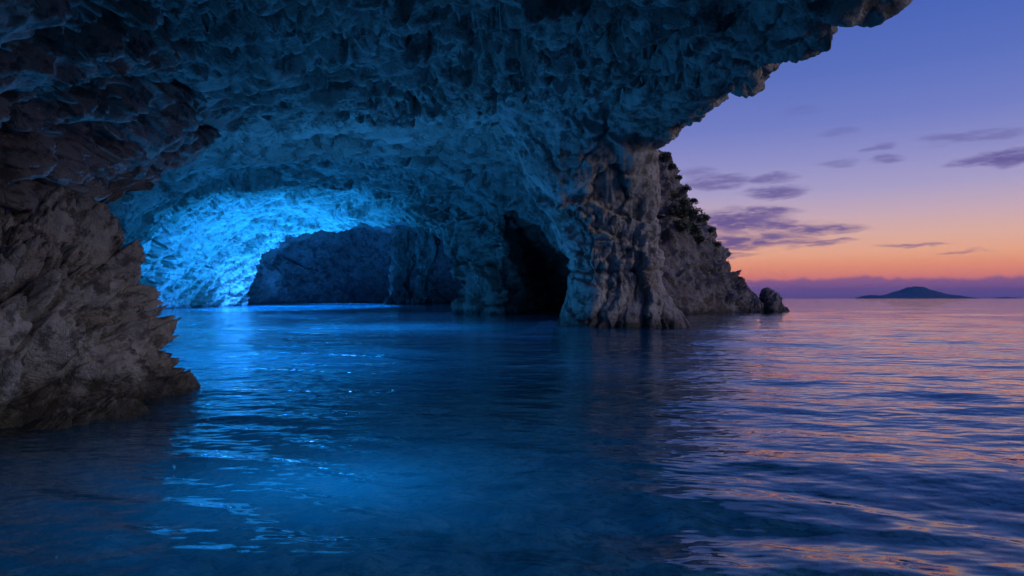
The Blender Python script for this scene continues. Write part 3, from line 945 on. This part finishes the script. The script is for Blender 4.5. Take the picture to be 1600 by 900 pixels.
fr = np.linspace(-rad(48), rad(48), 380)
rest = np.linspace(rad(48), 2 * math.pi - rad(48), 70)[1:-1]
angs = np.concatenate([fr, rest])
rs = np.concatenate([[0.0], np.geomspace(0.5, 120, 480), np.geomspace(130, 40000, 40)])
gS = polar(rs, angs)
st = np.maximum(np.gradient(rs), rs * (fr[1] - fr[0]))[:, None] * np.ones((1, len(angs)))
xy = gS[..., :2]
rw = np.random.RandomState(11)
z = np.zeros(gS.shape[:2])
p3 = gS.reshape(-1, 3).astype(f32)
open_sea = np.clip((gS[..., 0] - (2.0 - 0.02 * gS[..., 1])) / 9.0, 0, 1)
calm = 0.85 + 0.15 * open_sea
patch = [perlin(p3 / sc, 950 + k).reshape(st.shape) for k, sc in enumerate((2.5, 4.0, 6.5, 10.0, 16.0))]
for k in range(34):
    lam = 0.32 * (5.0 / 0.32) ** rw.rand()
    th = rad(-118) + rw.normal() * 0.42            # waves run in from the open sea
    kx, ky = math.cos(th) * 2 * math.pi / lam, math.sin(th) * 2 * math.pi / lam
    amp = 0.0048 * lam ** 0.55
    w = np.clip((lam / st - 3) / 4, 0, 1)
    ph = kx * xy[..., 0] + ky * xy[..., 1] + rw.rand() * 6.28
    loc_amp = 0.6 + 0.8 * patch[min(4, int(lam * 1.2) + k % 2)]
    s = np.sin(ph)
    z += amp * w * loc_amp * (s + 0.25 * (s * s - 0.5)) * calm
gS[..., 2] = z

M_sea = bpy.data.materials.new('sea_water')
M_sea.use_nodes = True
N = NT(M_sea.node_tree)
N.n.clear()
geo = N.node('ShaderNodeNewGeometry')
pos = geo.outputs['Position']
rp = N.node('ShaderNodeMapping')
rp.inputs['Rotation'].default_value = (0, 0, rad(28))
rp.inputs['Scale'].default_value = (0.55, 1.0, 1.0)
N.l.new(pos, rp.inputs['Vector'])
b1 = N.noise(rp.outputs[0], 1.6, 3, 0.55)
b2 = N.noise(N.vmath('ADD', rp.outputs[0], (5, 3, 0)), 5.5, 2, 0.5)
hgt = N.math('ADD', N.math('MULTIPLY', b1, 0.050), N.math('MULTIPLY', b2, 0.017))
bp = N.node('ShaderNodeBump')
bp.inputs['Strength'].default_value = 1.0
bp.inputs['Distance'].default_value = 1.0
N.l.new(hgt, bp.inputs['Height'])
nrm = bp.outputs[0]
cosv = N.math('ABSOLUTE', N.vmath('DOT_PRODUCT', geo.outputs['Incoming'], nrm))
fres = N.math('ADD', 0.02, N.math('MULTIPLY', 0.90, N.math('POWER', N.math('SUBTRACT', 1.0, cosv, clamp=True), 5.0)), clamp=True)
tr = N.node('ShaderNodeBsdfTransparent')
tr.inputs['Color'].default_value = (0.45, 0.80, 0.95, 1)
tl = N.node('ShaderNodeBsdfTranslucent')
tl.inputs['Color'].default_value = (0.05, 0.52, 0.95, 1)
N.l.new(nrm, tl.inputs['Normal'])
body = N.node('ShaderNodeMixShader')
body.inputs[0].default_value = 0.26
N.l.new(tr.outputs[0], body.inputs[1])
N.l.new(tl.outputs[0], body.inputs[2])
gl = N.node('ShaderNodeBsdfGlossy')
gl.inputs['Color'].default_value = (1, 1, 1, 1)
gl.inputs['Roughness'].default_value = 0.015
N.l.new(nrm, gl.inputs['Normal'])
mx = N.node('ShaderNodeMixShader')
N.l.new(fres, mx.inputs[0])
N.l.new(body.outputs[0], mx.inputs[1])
N.l.new(gl.outputs[0], mx.inputs[2])
out = N.node('ShaderNodeOutputMaterial')
N.l.new(mx.outputs[0], out.inputs['Surface'])
tag(mesh_from_grid('sea', gS, M_sea, wrap=True), kind='structure')

# seabed
rb = np.concatenate([[0.0], np.geomspace(0.6, 200, 150), np.geomspace(220, 42000, 30)])
ab = np.concatenate([np.linspace(-rad(48), rad(48), 150), np.linspace(rad(48), 2 * math.pi - rad(48), 50)[1:-1]])
gD = polar(rb, ab)
pb = gD.reshape(-1, 3).astype(f32)
base_z = -2.6 - 3.6 * np.clip((np.linalg.norm(gD[..., :2], axis=2) - 8) / 30, 0, 1) - 30 * np.clip((np.linalg.norm(gD[..., :2], axis=2) - 60) / 900, 0, 1)
gD[..., 2] = base_z + (0.28 * fbm(pb / 1.3, 5, 990)).reshape(base_z.shape) * np.clip(40 / (1 + np.linalg.norm(gD[..., :2], axis=2)), 0, 1)
M_bed = rock_material('seabed_sand_and_rock', (0.22, 0.23, 0.21, 1), (0.60, 0.58, 0.52, 1), (0.04, 0.05, 0.04, 1), (0.08, 0.09, 0.05, 1), 0.8, 0.6, wet=False, scale=1.3)
tag(mesh_from_grid('seabed', gD, M_bed, wrap=True), kind='structure')

# ------------------------------------------------------------------ evening air
hz = np.array([(x, y, z) for x in (-9000, 9000) for y in (-3000, 9000) for z in (-45, 125)], float)
me = bpy.data.meshes.new('haze')
me.from_pydata([tuple(v) for v in hz], [], [(0, 1, 3, 2), (4, 6, 7, 5), (0, 4, 5, 1), (2, 3, 7, 6), (0, 2, 6, 4), (1, 5, 7, 3)])
M_haze = bpy.data.materials.new('evening_haze')
M_haze.use_nodes = True
N = NT(M_haze.node_tree)
N.n.clear()
pv = N.node('ShaderNodeVolumePrincipled')
pv.inputs['Color'].default_value = (0.12, 0.44, 1.0, 1)
pv.inputs['Density'].default_value = 1.0e-4
pv.inputs['Anisotropy'].default_value = 0.0
ho = N.node('ShaderNodeOutputMaterial')
N.l.new(pv.outputs[0], ho.inputs['Volume'])
me.materials.append(M_haze)
haze = bpy.data.objects.new('haze', me)
COL.objects.link(haze)
tag(haze, kind='stuff')
scene.cycles.volume_bounces = 0
